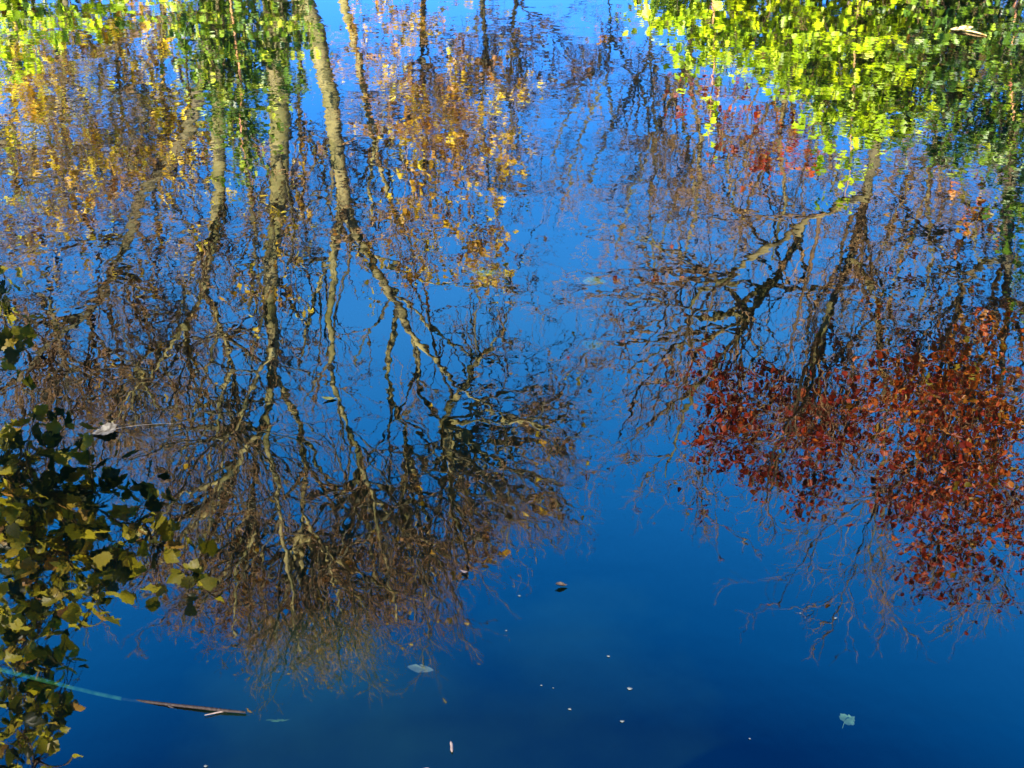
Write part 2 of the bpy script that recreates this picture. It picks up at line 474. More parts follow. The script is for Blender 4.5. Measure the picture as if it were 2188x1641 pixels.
def dup(root, loc, rotz, scale, label):
    r = root.copy(); col.objects.link(r)
    r.location = loc; r.rotation_euler = (0, 0, rotz); r.scale = (scale,) * 3
    r['label'] = label
    for ch in list(root.children):
        c = ch.copy(); col.objects.link(c); c.parent = r
    return r


GL = "tall trees on the far bank mirrored at left"
def fan(starts, ends, w0, w1, spread):
    """Secondary limbs sweeping from points on the main limbs out to the edge of the crown."""
    out = []
    for e in ends:
        a = min(starts, key=lambda q: (q[0] - e[0]) ** 2 + 0.35 * (q[1] - e[1]) ** 2 + rng.uniform(0, 9000))
        d = rng.normal(0, spread)
        m1 = (a[0] + (e[0] - a[0]) * .25 + rng.normal(0, 10), a[1] + (e[1] - a[1]) * .38 + rng.normal(0, 10), d * .3)
        m2 = (a[0] + (e[0] - a[0]) * .60 + rng.normal(0, 14), a[1] + (e[1] - a[1]) * .70 + rng.normal(0, 10), d * .7)
        out.append(([(a[0], a[1], 0), m1, m2, (e[0], e[1], d)], w0 * rng.uniform(.7, 1.2), w1))
    return out


# the tree whose trunk runs furthest right, kinked and forked
tree("forked_ash_tree", 15.0,
     ([(650, 0), (672, 50), (685, 115), (698, 175), (710, 240), (718, 300), (724, 360), (732, 420), (746, 460), (760, 495), (776, 530), (810, 590), (845, 650), (875, 700), (895, 755), (890, 810)], 38, 11),
     [([(728, 400), (725, 470, .2), (715, 520), (690, 590), (670, 640), (655, 700), (640, 780, .8)], 11, 5),
      ([(776, 530), (840, 572), (900, 600), (1000, 616, 1.0), (1075, 608), (1120, 640, 1.4)], 10, 4),
      ([(716, 520), (714, 570), (709, 640), (700, 700), (706, 780), (720, 860), (750, 930), (770, 990), (790, 1060), (820, 1180), (850, 1320, -1.2)], 11, 4),
      ([(850, 660), (832, 720), (826, 790), (832, 830), (860, 900), (870, 960), (876, 1020), (884, 1080), (925, 1240, 1.0)], 13, 4),
      ([(890, 810), (906, 860), (945, 900), (1010, 980), (1080, 1060), (1130, 1140, 1.6)], 11, 3),
      ([(880, 710), (930, 770, -.4), (1010, 850), (1090, 900), (1190, 920), (1235, 930, -1.5)], 10, 3),
      ([(870, 960), (950, 1040), (1040, 1060), (1150, 1060), (1205, 1080, .6)], 8, 3),
      ([(790, 1060), (850, 1120), (930, 1170), (1000, 1190), (1050, 1190, -.8)], 7, 3),
      ([(812, 592), (880, 660), (960, 730, 1), (1040, 770), (1130, 780, 1.5)], 9, 3)]
     + fan([(770, 990), (832, 830), (870, 960), (906, 860), (945, 900), (890, 800), (850, 680)],
           [(830, 1290), (890, 1250), (940, 1220), (1000, 1180), (1050, 1140), (1110, 1130), (1160, 1080), (1200, 1030), (1225, 960), (1215, 890), (1150, 830), (1080, 700), (1010, 1120), (740, 1190), (800, 1240), (770, 1110), (720, 1060), (900, 1180), (960, 1040)], 13, 4, 1.0),
     "pale forked tree, its kinked trunk the furthest right of the large trunks mirrored at left", "tree", GL,
     leafmat=L_OCHRE, leaf_frac=0.13, leaf_size=0.07, tone=(0.0, 0.8), per=(9, 5, 5),
     clumps=[(880, 420, 40, 40, 90), (950, 480, 50, 40, 120), (1010, 540, 40, 40, 110), (1060, 460, 20, 60, 80), (900, 580, 50, 30, 90), (1045, 565, 40, 30, 110, .5, (.5, 1)),
             (930, 330, 50, 50, 120), (1000, 280, 45, 50, 110), (900, 240, 40, 40, 90), (1098, 325, 22, 35, 60, .3, (.35, .7)), (980, 180, 50, 50, 110), (860, 120, 35, 60, 90),
             (1175, 1075, 28, 24, 70, .5, (.1, .6)), (1045, 1165, 28, 30, 60, -.8, (.1, .6)), (1150, 960, 40, 30, 40), (800, 500, 60, 60, 60), (850, 300, 30, 30, 60), (760, 90, 40, 60, 70)] + flecks(760, 1110, 120, 640, 26))
# the straight central trunk
tree("straight_ash_tree", 14.8,
     ([(588, 0), (592, 90), (597, 180), (598, 250), (597, 330), (593, 420), (589, 470), (581, 540), (577, 590), (575, 640), (580, 700), (583, 760), (580, 830)], 46, 22),
     [([(580, 830), (575, 870), (552, 920), (540, 970), (545, 1020), (540, 1070), (550, 1130), (560, 1180), (570, 1300), (600, 1400, .6)], 14, 4),
      ([(580, 830), (570, 900), (572, 940), (578, 985), (594, 1045), (597, 1110), (620, 1230), (640, 1390, -1)], 12, 4),
      ([(582, 800), (618, 845), (632, 895), (645, 945), (653, 995), (648, 1060), (646, 1120), (642, 1190), (650, 1260), (690, 1420, .5)], 14, 3),
      ([(575, 850), (480, 862), (400, 868), (330, 878), (260, 910, 1.5)], 9, 3),
      ([(548, 930), (500, 1000), (450, 1040), (380, 1052), (330, 1120), (300, 1220, -1.5)], 10, 3),
      ([(542, 1060), (490, 1120), (440, 1180), (430, 1290, 1.2)], 8, 3),
      ([(548, 1130), (510, 1200), (500, 1290), (505, 1360, -1)], 7, 3),
      ([(652, 990), (700, 1050), (730, 1130), (740, 1250), (770, 1370, 1)], 9, 3),
      ([(646, 1100), (690, 1160), (720, 1260), (735, 1380, -.8)], 7, 3),
      ([(645, 940), (690, 1010), (740, 1090), (800, 1110), (850, 1090), (880, 1040, 2)], 9, 3),
      ([(583, 740), (545, 800), (520, 880), (480, 950), (470, 1060, -1.4)], 9, 3)]
     + fan([(552, 920), (540, 970), (578, 985), (594, 1045), (653, 995), (647, 1120), (540, 1070), (632, 895), (500, 1000)],
           [(290, 1150), (330, 1215), (380, 1250), (430, 1290), (480, 1320), (530, 1345), (590, 1365), (640, 1380), (690, 1400), (740, 1350), (790, 1310), (840, 1270), (700, 1300), (610, 1280), (520, 1270), (430, 1200), (760, 1200)], 13, 4, 1.0),
     "straight pale trunk in the left group whose crown reaches furthest down the photo", "tree", GL,
     leafmat=L_OCHRE, leaf_frac=0.10, leaf_size=0.055, tone=(0.0, 0.6), per=(9, 5, 5),
     clumps=[(615, 630, 10, 20, 14, 0, (.2, .4)), (570, 815, 25, 20, 50, 0, (0, .3)), (700, 1365, 70, 40, 190, 0, (.0, .5)), (600, 1340, 60, 50, 170, 0, (.0, .4)), (500, 1300, 60, 50, 160, 0, (0, .3)), (900, 1240, 60, 50, 130, 1, (.2, .7)), (820, 1270, 60, 40, 150, .5, (.1, .6)),
             (420, 1270, 60, 40, 150, 0, (0, .3)), (330, 1210, 50, 40, 110, 0, (0, .3)), (560, 1370, 60, 30, 160, 0, (0, .4)), (680, 1410, 40, 30, 110, 0, (.1, .4)), (770, 1340, 60, 40, 160, 0, (.1, .5)), (980, 1200, 60, 50, 140, 1, (.1, .6)),
             (640, 1250, 80, 50, 140, .5, (0, .4)), (750, 1220, 70, 50, 120, -.5, (0, .5)), (520, 1210, 70, 50, 110, -.5, (0, .3)), (690, 1440, 12, 25, 30, 0, (.1, .4)), (870, 1160, 70, 50, 110, 1, (.1, .6))])
tree("mossy_ash_tree", 14.7,
     ([(458, 0), (462, 100), (466, 200), (467, 270), (468, 330), (470, 400), (463, 450), (456, 500), (447, 560), (438, 615)], 34, 20),
     [([(438, 615), (455, 660), (475, 710), (494, 760), (500, 800), (505, 900, .5)], 13, 5),
      ([(438, 615), (420, 660), (400, 695), (365, 722), (300, 768), (230, 780), (150, 792, 1.4)], 13, 4),
      ([(398, 695), (365, 742), (330, 792), (285, 835), (240, 900, -1)], 8, 3),
      ([(470, 700), (450, 770), (430, 830), (400, 920), (380, 1010, .8)], 8, 3),
      ([(497, 780), (470, 850), (465, 930), (440, 1020, -.8)], 7, 3),
      ([(456, 500), (420, 560), (395, 640), (360, 700, 1)], 7, 3)]
     + fan([(438, 615), (475, 710), (505, 900), (400, 695), (398, 695), (300, 768)], [(540, 720), (420, 800), (350, 880), (280, 870), (560, 960), (450, 940), (250, 950), (380, 960)], 9, 3, 1.0),
     "mossy grey trunk forking in two at mid height, left of the straight pale trunk", "tree", GL,
     leafmat=L_OCHRE, leaf_frac=0.07, leaf_size=0.065, tone=(.1, .8), per=(12, 5, 5), clumps=flecks(380, 700, 180, 640, 22, 12))
tree("leaning_tree", 16.5,
     ([(452, 60), (440, 130), (430, 180), (415, 240), (400, 290), (370, 340), (335, 375), (305, 420), (290, 460), (276, 500), (265, 530), (240, 580), (215, 640), (190, 672)], 27, 19),
     [([(190, 672), (150, 690), (100, 697), (50, 690), (0, 650, .8)], 15, 7),
      ([(190, 672), (140, 703), (100, 742), (60, 790), (0, 850, -.5)], 14, 7),
      ([(276, 500), (200, 505), (130, 515), (50, 490, 1)], 13, 5),
      ([(230, 600), (240, 680), (260, 780), (250, 880), (200, 960, 1)], 7, 3),
      ([(120, 715), (140, 790), (150, 880), (120, 940, -1)], 6, 3),
      ([(372, 338), (330, 420), (345, 520), (320, 600, 1)], 8, 3)] + fan([(290, 460), (240, 580), (190, 672), (120, 715)], [(330, 700), (60, 600), (20, 760), (240, 820), (330, 620), (140, 860), (200, 900)], 9, 3, 1.0),
     "slanting dark tree leaning out to the left edge of the photo", "tree", GL, bark=BARK_D,
     leafmat=L_OCHRE, leaf_frac=0.10, leaf_size=0.07, tone=(0, .8), per=(11, 5, 5),
     clumps=[(90, 480, 60, 40, 90), (180, 450, 60, 40, 90), (330, 560, 40, 40, 40), (60, 540, 50, 30, 60), (200, 560, 40, 40, 40), (400, 480, 40, 60, 50), (250, 390, 50, 40, 70)] + flecks(0, 420, 330, 640, 20))
tree("slender_tree", 16.0,
     ([(733, 0), (750, 60), (764, 130), (775, 180), (786, 250), (796, 310), (815, 360), (830, 420), (880, 520)], 18, 5),
     [([(786, 250), (810, 300), (860, 345), (930, 350), (975, 300, 1)], 8, 3), ([(796, 310), (790, 400), (800, 480, -1)], 6, 3)],
     "slender pale trunk just right of the forked tree's kinked trunk", "tree", GL, leafmat=L_OCHRE, leaf_frac=0.06, leaf_size=0.07, tone=(.1, .9), per=(9, 5, 4),
     clumps=[(830, 60, 40, 50, 60), (900, 30, 60, 30, 80), (830, 200, 40, 40, 60)])
tree("thin_sapling", 14.8, ([(528, 300), (532, 400), (540, 440), (545, 520), (541, 600), (535, 660)], 12, 7), [([(545, 520), (560, 600), (552, 700, .5)], 5, 2)],
     "thin dark stem between the mossy trunk and the straight pale trunk", "tree", GL, bark=BARK_D, twig=TWIG_D, per=(8, 4, 4), len1=(.5, 1.3))

# thin golden trees at the far left -------------------------------------
GT = "thin golden-leaved trees mirrored at the upper left"
GOLD_SPOTS = [
    (18.0, [(140, 0), (136, 120), (133, 200), (140, 320), (165, 420)], 13,
     [(90, 120, 60, 50, 260), (60, 220, 60, 50, 200), (150, 230, 50, 50, 180), (110, 330, 60, 40, 140), (200, 300, 50, 40, 120)], "dark thin stem with golden leaves nearest the upper left corner"),
    (19.0, [(255, 0), (250, 120), (262, 260), (240, 400)], 11,
     [(230, 120, 50, 60, 220), (300, 230, 50, 50, 160), (330, 170, 50, 60, 160), (250, 40, 70, 40, 220), (180, 60, 60, 40, 180)], "second thin golden tree from the left edge, its leaves densest near the top"),
    (17.5, [(345, 0), (352, 90), (345, 190), (360, 300)], 12,
     [(380, 230, 40, 50, 120), (350, 330, 50, 40, 120), (420, 270, 40, 40, 90), (360, 60, 50, 40, 140), (300, 330, 50, 40, 90)], "thin golden tree close to the left of the bright green bush"),
    (20.0, [(30, 0), (38, 140), (20, 280), (40, 420)], 14,
     [(40, 380, 50, 50, 110), (30, 280, 50, 40, 120), (70, 440, 50, 30, 80), (20, 100, 40, 60, 140)], "golden-leaved trunk cut by the left edge of the photo"),
]
for Yt, pts, w, cl, lab in GOLD_SPOTS:
    tree("golden_tree", Yt, (pts, w, 5), [([pts[1], (pts[1][0] + 60, pts[1][1] + 120), (pts[1][0] + 90, pts[1][1] + 260, 1)], 7, 3), ([pts[2], (pts[2][0] - 60, pts[2][1] + 90), (pts[2][0] - 70, pts[2][1] + 200, -1)], 6, 3)],
         lab, "tree", GT, bark=BARK_D, twig=TWIG_D, leafmat=L_GOLD, leaf_frac=0.10, leaf_size=0.10, clumps=cl, per=(9, 5, 4), t0=0.02, tw=0.0042)

for Yt, pts, w, lab, cl in [
    (19.5, [(905, 0), (900, 120), (915, 250), (905, 400)], 11, "ochre-leaved tree behind the slender trunk, its leaves scattered over open sky",
     [(860, 60, 60, 40, 90), (930, 120, 60, 50, 110), (880, 200, 50, 50, 90), (960, 230, 50, 50, 90), (920, 330, 50, 40, 70), (1000, 60, 60, 40, 90)]),
    (20.5, [(1030, 0), (1038, 120), (1028, 250), (1045, 400)], 10, "ochre-leaved tree nearest the left side of the sky gap",
     [(1020, 120, 50, 50, 90), (1070, 60, 50, 40, 80), (1070, 170, 40, 50, 70), (1010, 300, 40, 50, 70), (1080, 260, 25, 40, 50, 0, (.4, 1)), (1050, 420, 30, 40, 50), (1110, 130, 40, 40, 40)]),
    (18.5, [(640, 120), (640, 250), (650, 380), (630, 500)], 9, "thin ochre tree glimpsed between the straight and the forked trunks",
     [(640, 200, 40, 50, 70), (660, 320, 30, 50, 50), (620, 430, 30, 50, 50), (560, 420, 30, 40, 30)]),
]:
    tree("ochre_tree", Yt, (pts, w, 4), [([pts[1], (pts[1][0] - 60, pts[1][1] + 90), (pts[1][0] - 100, pts[1][1] + 220, 1)], 6, 2), ([pts[1], (pts[1][0] + 50, pts[1][1] + 100), (pts[1][0] + 80, pts[1][1] + 260, -1)], 6, 2)],
         lab, "tree", "ochre trees standing behind the left group", bark=BARK_D, leafmat=L_OCHRE, leaf_frac=0.08, leaf_size=0.085, tone=(.1, 1), clumps=[(*c[:4], int(c[4] * .55), *c[5:]) for c in cl], per=(11, 5, 5), tw=0.004, t0=0.02)

# right bank -------------------------------------------------------------
GR = "russet trees on the far bank mirrored at right"
tree("copper_beech_tree", 13.5,
     ([(1885, 60), (1878, 200), (1869, 340), (1855, 390), (1846, 440), (1834, 500), (1815, 550), (1800, 600), (1780, 645), (1765, 700), (1750, 780)], 30, 9),
     [([(1850, 420), (1770, 450), (1705, 492), (1645, 528), (1560, 580), (1535, 605), (1490, 630), (1470, 660, -1)], 14, 5),
      ([(1715, 488), (1690, 540), (1665, 585), (1635, 612), (1590, 640), (1555, 670), (1480, 690), (1400, 720, .8)], 14, 5),
      ([(1660, 590), (1600, 670), (1570, 730), (1540, 765), (1500, 810), (1455, 890), (1440, 950), (1428, 1020, .6)], 13, 3),
      ([(1800, 600), (1740, 615), (1640, 612), (1500, 600, 1), (1400, 570, 1.6)], 10, 4),
      ([(1780, 645), (1740, 760), (1715, 865), (1690, 930), (1668, 965), (1640, 1030, -1)], 13, 4),
      ([(1750, 780), (1760, 900), (1745, 1000), (1738, 1100, .5)], 8, 2),
      ([(1815, 550), (1870, 640), (1880, 760), (1900, 900), (1870, 1060), (1866, 1190), (1848, 1260, -.6)], 9, 2),
      ([(1700, 500), (1720, 580), (1730, 660), (1725, 760, 1)], 7, 3),
      ([(1640, 720), (1560, 860), (1510, 1000), (1500, 1100, 1)], 5, 2)]
     + fan([(1800, 600), (1705, 492), (1660, 590), (1765, 700), (1600, 670)], [(1370, 640), (1340, 800), (1420, 880), (1350, 500)], 10, 3, 0.8),
     "dark-trunked beech with dark red leaves, its limbs reaching left over the open sky", "tree", GR, bark=BARK_D, leafmat=L_RUST,
     leaf_frac=0.04, leaf_size=0.072, tone=(.1, .75), per=(9, 5, 5),
     clumps=[(1560, 930, 70, 50, 600, -1.1, (0, .5)), (1600, 840, 90, 40, 520, -1.1, (0, .5)), (1780, 900, 100, 70, 1150, -1.1, (0, .65)), (1640, 1015, 35, 22, 190, -1.1, (0, .5)), (1735, 1040, 40, 50, 340, -1.1, (0, .6)),
             (1520, 790, 40, 40, 90, -1.1, (0, .5)), (1700, 960, 50, 40, 180, -1.1, (0, .5)), (1500, 1075, 14, 12, 12, 0, (0, .3)), (1700, 870, 60, 40, 160, -1.1, (.1, .7)),
             (1700, 320, 50, 40, 90, .5, (.3, .8)), (1600, 330, 50, 40, 110, 1, (.3, .8)), (1620, 230, 80, 50, 70, 1, (.1, .8)), (1500, 210, 40, 30, 50, 1, (0, .4)), (1930, 480, 60, 60, 50, 0, (.7, 1)), (1800, 760, 60, 40, 160, 0, (.1, .7))])
tree("russet_beech_tree", 12.2,
     ([(2168, 200), (2160, 330), (2152, 450), (2150, 560), (2152, 680), (2140, 780), (2120, 900)], 26, 9),
     [([(2155, 430), (2090, 460), (2020, 490, 1), (1930, 500)], 8, 3),
      ([(2151, 540), (2085, 572), (2060, 602), (2050, 680), (2010, 740), (1960, 800, -.6)], 10, 4),
      ([(2150, 640), (2090, 720), (2030, 800), (1980, 880), (1960, 980), (1950, 1100, .8)], 10, 3),
      ([(2130, 850), (2080, 940), (2040, 1040), (2010, 1150), (1990, 1260, -.4)], 9, 2),
      ([(2120, 900), (2130, 1000), (2110, 1100), (2120, 1200), (2150, 1290, .6)], 8, 2),
      ([(2085, 572), (2000, 590), (1880, 600), (1760, 622, .6)], 6, 3),
      ([(1960, 980), (1920, 1020), (1890, 1080), (1880, 1180), (1800, 1230, 0)], 5, 2)],
     "russet tree on the right edge with orange and olive leaves hanging lowest at right", "tree", GR, bark=BARK_D, leafmat=L_RUST, leaf_frac=0.05, leaf_size=0.072, tone=(.3, 1), per=(12, 5, 5),
     clumps=[(1950, 820, 110, 60, 750, -1.1, (.2, .95)), (2100, 760, 80, 70, 520, -1.1, (.55, .95)), (2030, 900, 110, 60, 800, -1.1, (.1, .9)), (2130, 880, 70, 70, 460, -1.1, (.5, .95)), (1990, 1000, 110, 60, 700, -1.1, (.0, .7)), (2110, 1000, 90, 70, 520, -1.1, (.4, .95)),
             (1920, 1080, 50, 35, 230, -1.1, (0, .4)), (2040, 1090, 100, 50, 520, -1.1, (.1, .9)), (2150, 1090, 50, 60, 260, 0, (0, .6)), (2010, 1180, 60, 50, 330, -1.1, (0, .7)), (2000, 1240, 45, 30, 130, 0, (0, .4)), (2070, 1210, 30, 40, 70, 0, (0, .4)), (2160, 1180, 30, 40, 70, 0, (0, .4)),
             (2160, 1270, 20, 25, 30, 0, (0, .3)), (2070, 520, 80, 60, 70, 0, (.8, 1)), (2000, 640, 90, 60, 90, 0, (.75, 1)), (2140, 660, 60, 60, 110, 0, (.8, 1)), (1900, 700, 80, 60, 90, 0, (.5, 1)), (2110, 420, 60, 50, 60, 0, (.8, 1))])
GH = "bare brown trees standing behind the russet pair"
for Yt, pts, w, lab, cl in [
    (21.0, [(1480, 0), (1470, 150), (1500, 300), (1490, 450), (1460, 560)], 13, "bare brown tree behind, left of the dark beech trunk under the lime bush's tip", [(1520, 160, 60, 40, 90)]),
    (19.5, [(1680, 0), (1690, 150), (1660, 300), (1680, 420), (1650, 560)], 14, "bare brown tree behind the middle of the lime-green bush", [(1640, 300, 60, 50, 140), (1720, 250, 50, 50, 120)]),
    (20.0, [(2010, 100), (2000, 300), (1980, 420), (1990, 560), (1960, 680)], 14, "bare brown tree between the two russet trees", [(1950, 350, 60, 50, 160), (2020, 450, 60, 50, 150)]),
    (23.0, [(1395, 0), (1388, 120), (1402, 300), (1390, 460), (1400, 600)], 5, "thin bare tree bordering the sky gap on its right side", [(1370, 100, 60, 40, 30), (1420, 200, 50, 40, 30)]),
    (25.0, [(1300, 0), (1306, 80), (1296, 170), (1310, 240)], 4, "smallest bare tree, far back inside the top of the sky gap", [(1290, 60, 50, 40, 40), (1340, 150, 50, 40, 40)]),
]:
    tree("bare_tree", Yt, (pts, w, 5), [([pts[1], (pts[1][0] - 70, pts[1][1] + 120), (pts[1][0] - 130, pts[1][1] + 260, 1)], 7, 3), ([pts[1], (pts[1][0] + 70, pts[1][1] + 120), (pts[1][0] + 100, pts[1][1] + 300, -1)], 7, 3), ([pts[2], (pts[2][0] - 60, pts[2][1] + 130), (pts[2][0] - 90, pts[2][1] + 260, 1)], 6, 3)],
         lab, "tree", GH, bark=LIMB_D, leafmat=L_OCHRE, leaf_frac=0.09, leaf_size=0.065, tone=(0, .6), clumps=cl, per=(12, 5, 5) if Yt < 22 else (8, 5, 4), tw=0.004 if Yt < 22 else 0.0034, t0=0.05)
tree("small_ochre_tree", 21.0, ([(1105, 0), (1090, 60), (1110, 130), (1120, 190)], 9, 4), [([(1105, 0), (1180, 60), (1230, 140, 1)], 6, 2), ([(1090, 60), (1040, 120), (1020, 200, -1)], 5, 2)],
     "small ochre tree far behind at the top of the sky gap", "tree", leafmat=L_OCHRE, twig=TWIG, bark=BARK_D, leaf_frac=.08, leaf_size=.09, tone=(0, .8), per=(9, 5, 5), t0=0.0,
     clumps=[(1190, 180, 45, 30, 90, 0, (0, .3)), (1130, 75, 50, 30, 60, 0, (.2, .7)), (1075, 100, 40, 50, 60), (1250, 150, 40, 30, 50, 0, (0, .4)), (1105, 230, 25, 30, 40), (1300, 90, 40, 40, 40, 0, (0, .4))])


# ------------------------------------------------------------------ bushes on the far bank
def bush(name, Y, clusters, label, mat, leaf_size, bias=0.8, shoots=(), tone=(0, 1), group=None, dens=1.0):
    pxm = Y / FOC
    cen = np.array([refl(c[0], c[1], Y) for c in clusters])
    foot = np.array([cen[:, 0].mean(), Y + 0.5, 0.0]); foot[2] = ground_z(foot[0], foot[1])
    root = empty(name, foot, label, "bush", group)
    parts, Lc, Lt = [], [], []
    for c, C in zip(clusters, cen):
        px, py, rx, ry, nl = c[:5]
        nl = int(nl * dens * 1.45)
        s0 = foot + np.array([(C[0] - foot[0]) * 0.4, rng.normal(0, .25), 0.0]); s0[2] = ground_z(s0[0], s0[1]) - 0.05
        s = np.linspace(0, 1, 12)[:, None]
        br = s0 + (C - s0) * np.concatenate([s ** 1.3, s ** 1.3, s ** 0.75], 1)
        br += np.sin(s * math.pi) * rng.normal(0, .06, 3)
        parts.append(tubes(br[None], np.linspace(0.016, 0.006, 12)[None], 5))
        ex = np.array([rx * pxm, (rx + ry) * 0.5 * pxm + 0.1, ry * pxm])
        nt_ = max(4, nl // 9)
        off = rng.normal(0, 0.55, (nt_, 3)); off /= np.maximum(1, np.linalg.norm(off, axis=1, keepdims=True) / 1.15)
        S = C + off * ex
        S0 = S * 0.4 + C * 0.6
        D = norm(S - S0 + rng.normal(0, .02, S.shape) * 1.0)
        Pt = grow(S0, D, np.linalg.norm(S - S0, axis=1) + 0.12 + 0.2 * rng.random(nt_), 7, 0.15, -0.06)
        parts.append(tubes(Pt, np.full((nt_, 7), 0.003), 3))
        k = rng.integers(0, nt_, nl); j = rng.integers(2, 7, nl)
        Lc.append(Pt[k, j] + rng.normal(0, 0.03, (nl, 3)) * np.array([1, 1, .5]))
        tn = c[5] if len(c) > 5 else tone
        b = tn[0] + (tn[1] - tn[0]) * rng.random(nt_)
        Lt.append(np.clip(b[k] + rng.normal(0, .12, nl), 0, 1))
    V, F = join(parts)
    mesh_obj("stem_work", V, F, TWIG_D, root)
    for pts, w in shoots:
        P, L = line(pts, Y - 0.3, 30, 0.006)
        b0 = P[0].copy(); b0[2] = ground_z(b0[0], b0[1])
        P = np.concatenate([b0 + (P[0] - b0) * np.linspace(0, 1, 5)[:-1, None], P])
        V, F = tubes(P[None], (np.linspace(w, w * .5, 34) * pxm / 2)[None], 6)
        mesh_obj("shoot", V, F, SHOOT, root)
        n = 26
        Lc.append(P[rng.integers(22, 34, n)] + rng.normal(0, .03, (n, 3))); Lt.append(np.full(n, .9))
    V, F = leaves(np.concatenate(Lc), leaf_size, norm(SUN_DIR + np.array([0, 0, .6])) * bias, 0.6)
    mesh_obj("foliage", V, F, mat, root, {"tone": np.repeat(np.concatenate(Lt), 2)})
    return root


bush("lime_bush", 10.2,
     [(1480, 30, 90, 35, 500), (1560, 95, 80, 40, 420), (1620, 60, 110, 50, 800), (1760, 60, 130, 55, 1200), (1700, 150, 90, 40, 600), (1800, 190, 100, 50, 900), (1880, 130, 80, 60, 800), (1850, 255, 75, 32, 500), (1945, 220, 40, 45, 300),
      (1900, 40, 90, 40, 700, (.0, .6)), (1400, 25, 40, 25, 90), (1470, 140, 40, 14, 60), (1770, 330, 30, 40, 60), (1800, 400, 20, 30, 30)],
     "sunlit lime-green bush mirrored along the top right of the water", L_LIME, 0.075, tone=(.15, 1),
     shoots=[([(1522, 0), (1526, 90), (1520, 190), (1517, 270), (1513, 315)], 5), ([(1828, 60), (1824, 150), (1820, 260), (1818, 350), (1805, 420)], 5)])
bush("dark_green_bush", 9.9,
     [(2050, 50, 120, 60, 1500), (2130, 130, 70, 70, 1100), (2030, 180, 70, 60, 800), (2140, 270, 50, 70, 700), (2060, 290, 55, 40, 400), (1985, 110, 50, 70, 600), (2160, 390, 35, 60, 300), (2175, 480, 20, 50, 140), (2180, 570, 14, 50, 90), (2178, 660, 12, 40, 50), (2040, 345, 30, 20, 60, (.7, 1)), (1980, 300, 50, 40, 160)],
     "dark green bush in the top right corner, right of the lime one", L_GREEN, 0.065, tone=(0, .85),
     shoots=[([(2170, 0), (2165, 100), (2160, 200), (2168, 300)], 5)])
bush("ivy_bush", 12.3,
     [(500, 50, 100, 45, 900), (470, 140, 70, 50, 500), (560, 140, 60, 60, 600), (520, 220, 50, 50, 420), (500, 290, 40, 35, 220), (610, 60, 50, 50, 450), (420, 60, 50, 40, 350), (515, 45, 20, 18, 60, (.95, 1)), (540, 300, 30, 40, 120), (470, 210, 40, 40, 200), (500, 370, 18, 40, 50)],
     "mid-green bush covering the feet of the tall trunks at upper left", L_GREEN, 0.07, tone=(.3, 1),
     shoots=[([(512, 150), (516, 220), (514, 280), (518, 320), (524, 370)], 5)])
bush("yellow_green_bush", 11.4,
     [(50, 60, 55, 45, 260), (25, 145, 40, 25, 110), (150, 25, 70, 25, 180), (260, 20, 50, 20, 80), (10, 20, 40, 30, 180)],
     "yellow-green bush in the top left corner", L_LIME, 0.085, tone=(0.1, .9))

# ------------------------------------------------------------------ overhanging maple at the near left
HALF = [(0.0, 0.02), (-0.10, 0.20), (-0.02, 0.30), (0.02, 0.44), (0.16, 0.42), (0.27, 0.56), (0.38, 0.48), (0.50, 0.48), (0.52, 0.33), (0.64, 0.27), (0.70, 0.28), (0.78, 0.16), (0.96, 0.0)]
OUT5 = np.array(HALF + [(x, -y) for x, y in HALF[-2::-1]])
OVAL = np.array([(0, .02), (.12, .14), (.28, .23), (.33, .22), (.48, .27), (.52, .25), (.66, .22), (.70, .19), (.85, .10), (1, 0), (.86, -.11), (.70, -.2), (.66, -.23), (.5, -.26), (.46, -.28), (.3, -.24), (.12, -.15), (0, -.02)])


def shaped_leaves(C, ax, nz, size, outline, cup, rag=0.03):
    """Leaves with a real outline: fan of quads to an inner ring and centre (tris as degenerate-free triangles)."""
    N, M = len(C), len(outline)
    ax = norm(ax - (ax * nz).sum(-1, keepdims=True) * nz); ay = np.cross(nz, ax)
    o = outline[None] * np.ones((N, 1, 1)) + rng.normal(0, rag, (N, M, 2)) * 0.6
    cup = np.asarray(cup).reshape(-1, 1) * np.ones((N, 1))
    fold = rng.normal(0.10, 0.18, (N, 1)); tw = rng.normal(0, 0.22, (N, 1))
    def lift(xy):
        x, y = xy[..., 0], xy[..., 1]
        z = -cup * (x - .2) ** 2 + fold * np.abs(y) - cup * 0.8 * y * y + tw * x * y
        return C[:, None] + size[:, None, None] * (x[..., None] * ax[:, None] + y[..., None] * ay[:, None] + z[..., None] * nz[:, None])
    ring = lift(o); mid = lift(np.array([[.33, 0.]]) + (o - np.array([[.33, 0.]])) * 0.5); cen = lift(np.full((N, 1, 2), (.33, 0.)))
    V = np.concatenate([ring, mid, cen], 1)
    k = 2 * M + 1
    i = np.arange(M); j = (i + 1) % M
    T = np.concatenate([np.stack([i, j, M + j], -1), np.stack([i, M + j, M + i], -1), np.stack([M + i, M + j, np.full(M, 2 * M)], -1)])
    F = (np.arange(N) * k)[:, None, None] + T[None]
    return V.reshape(-1, 3), F.reshape(-1, 3), len(T)


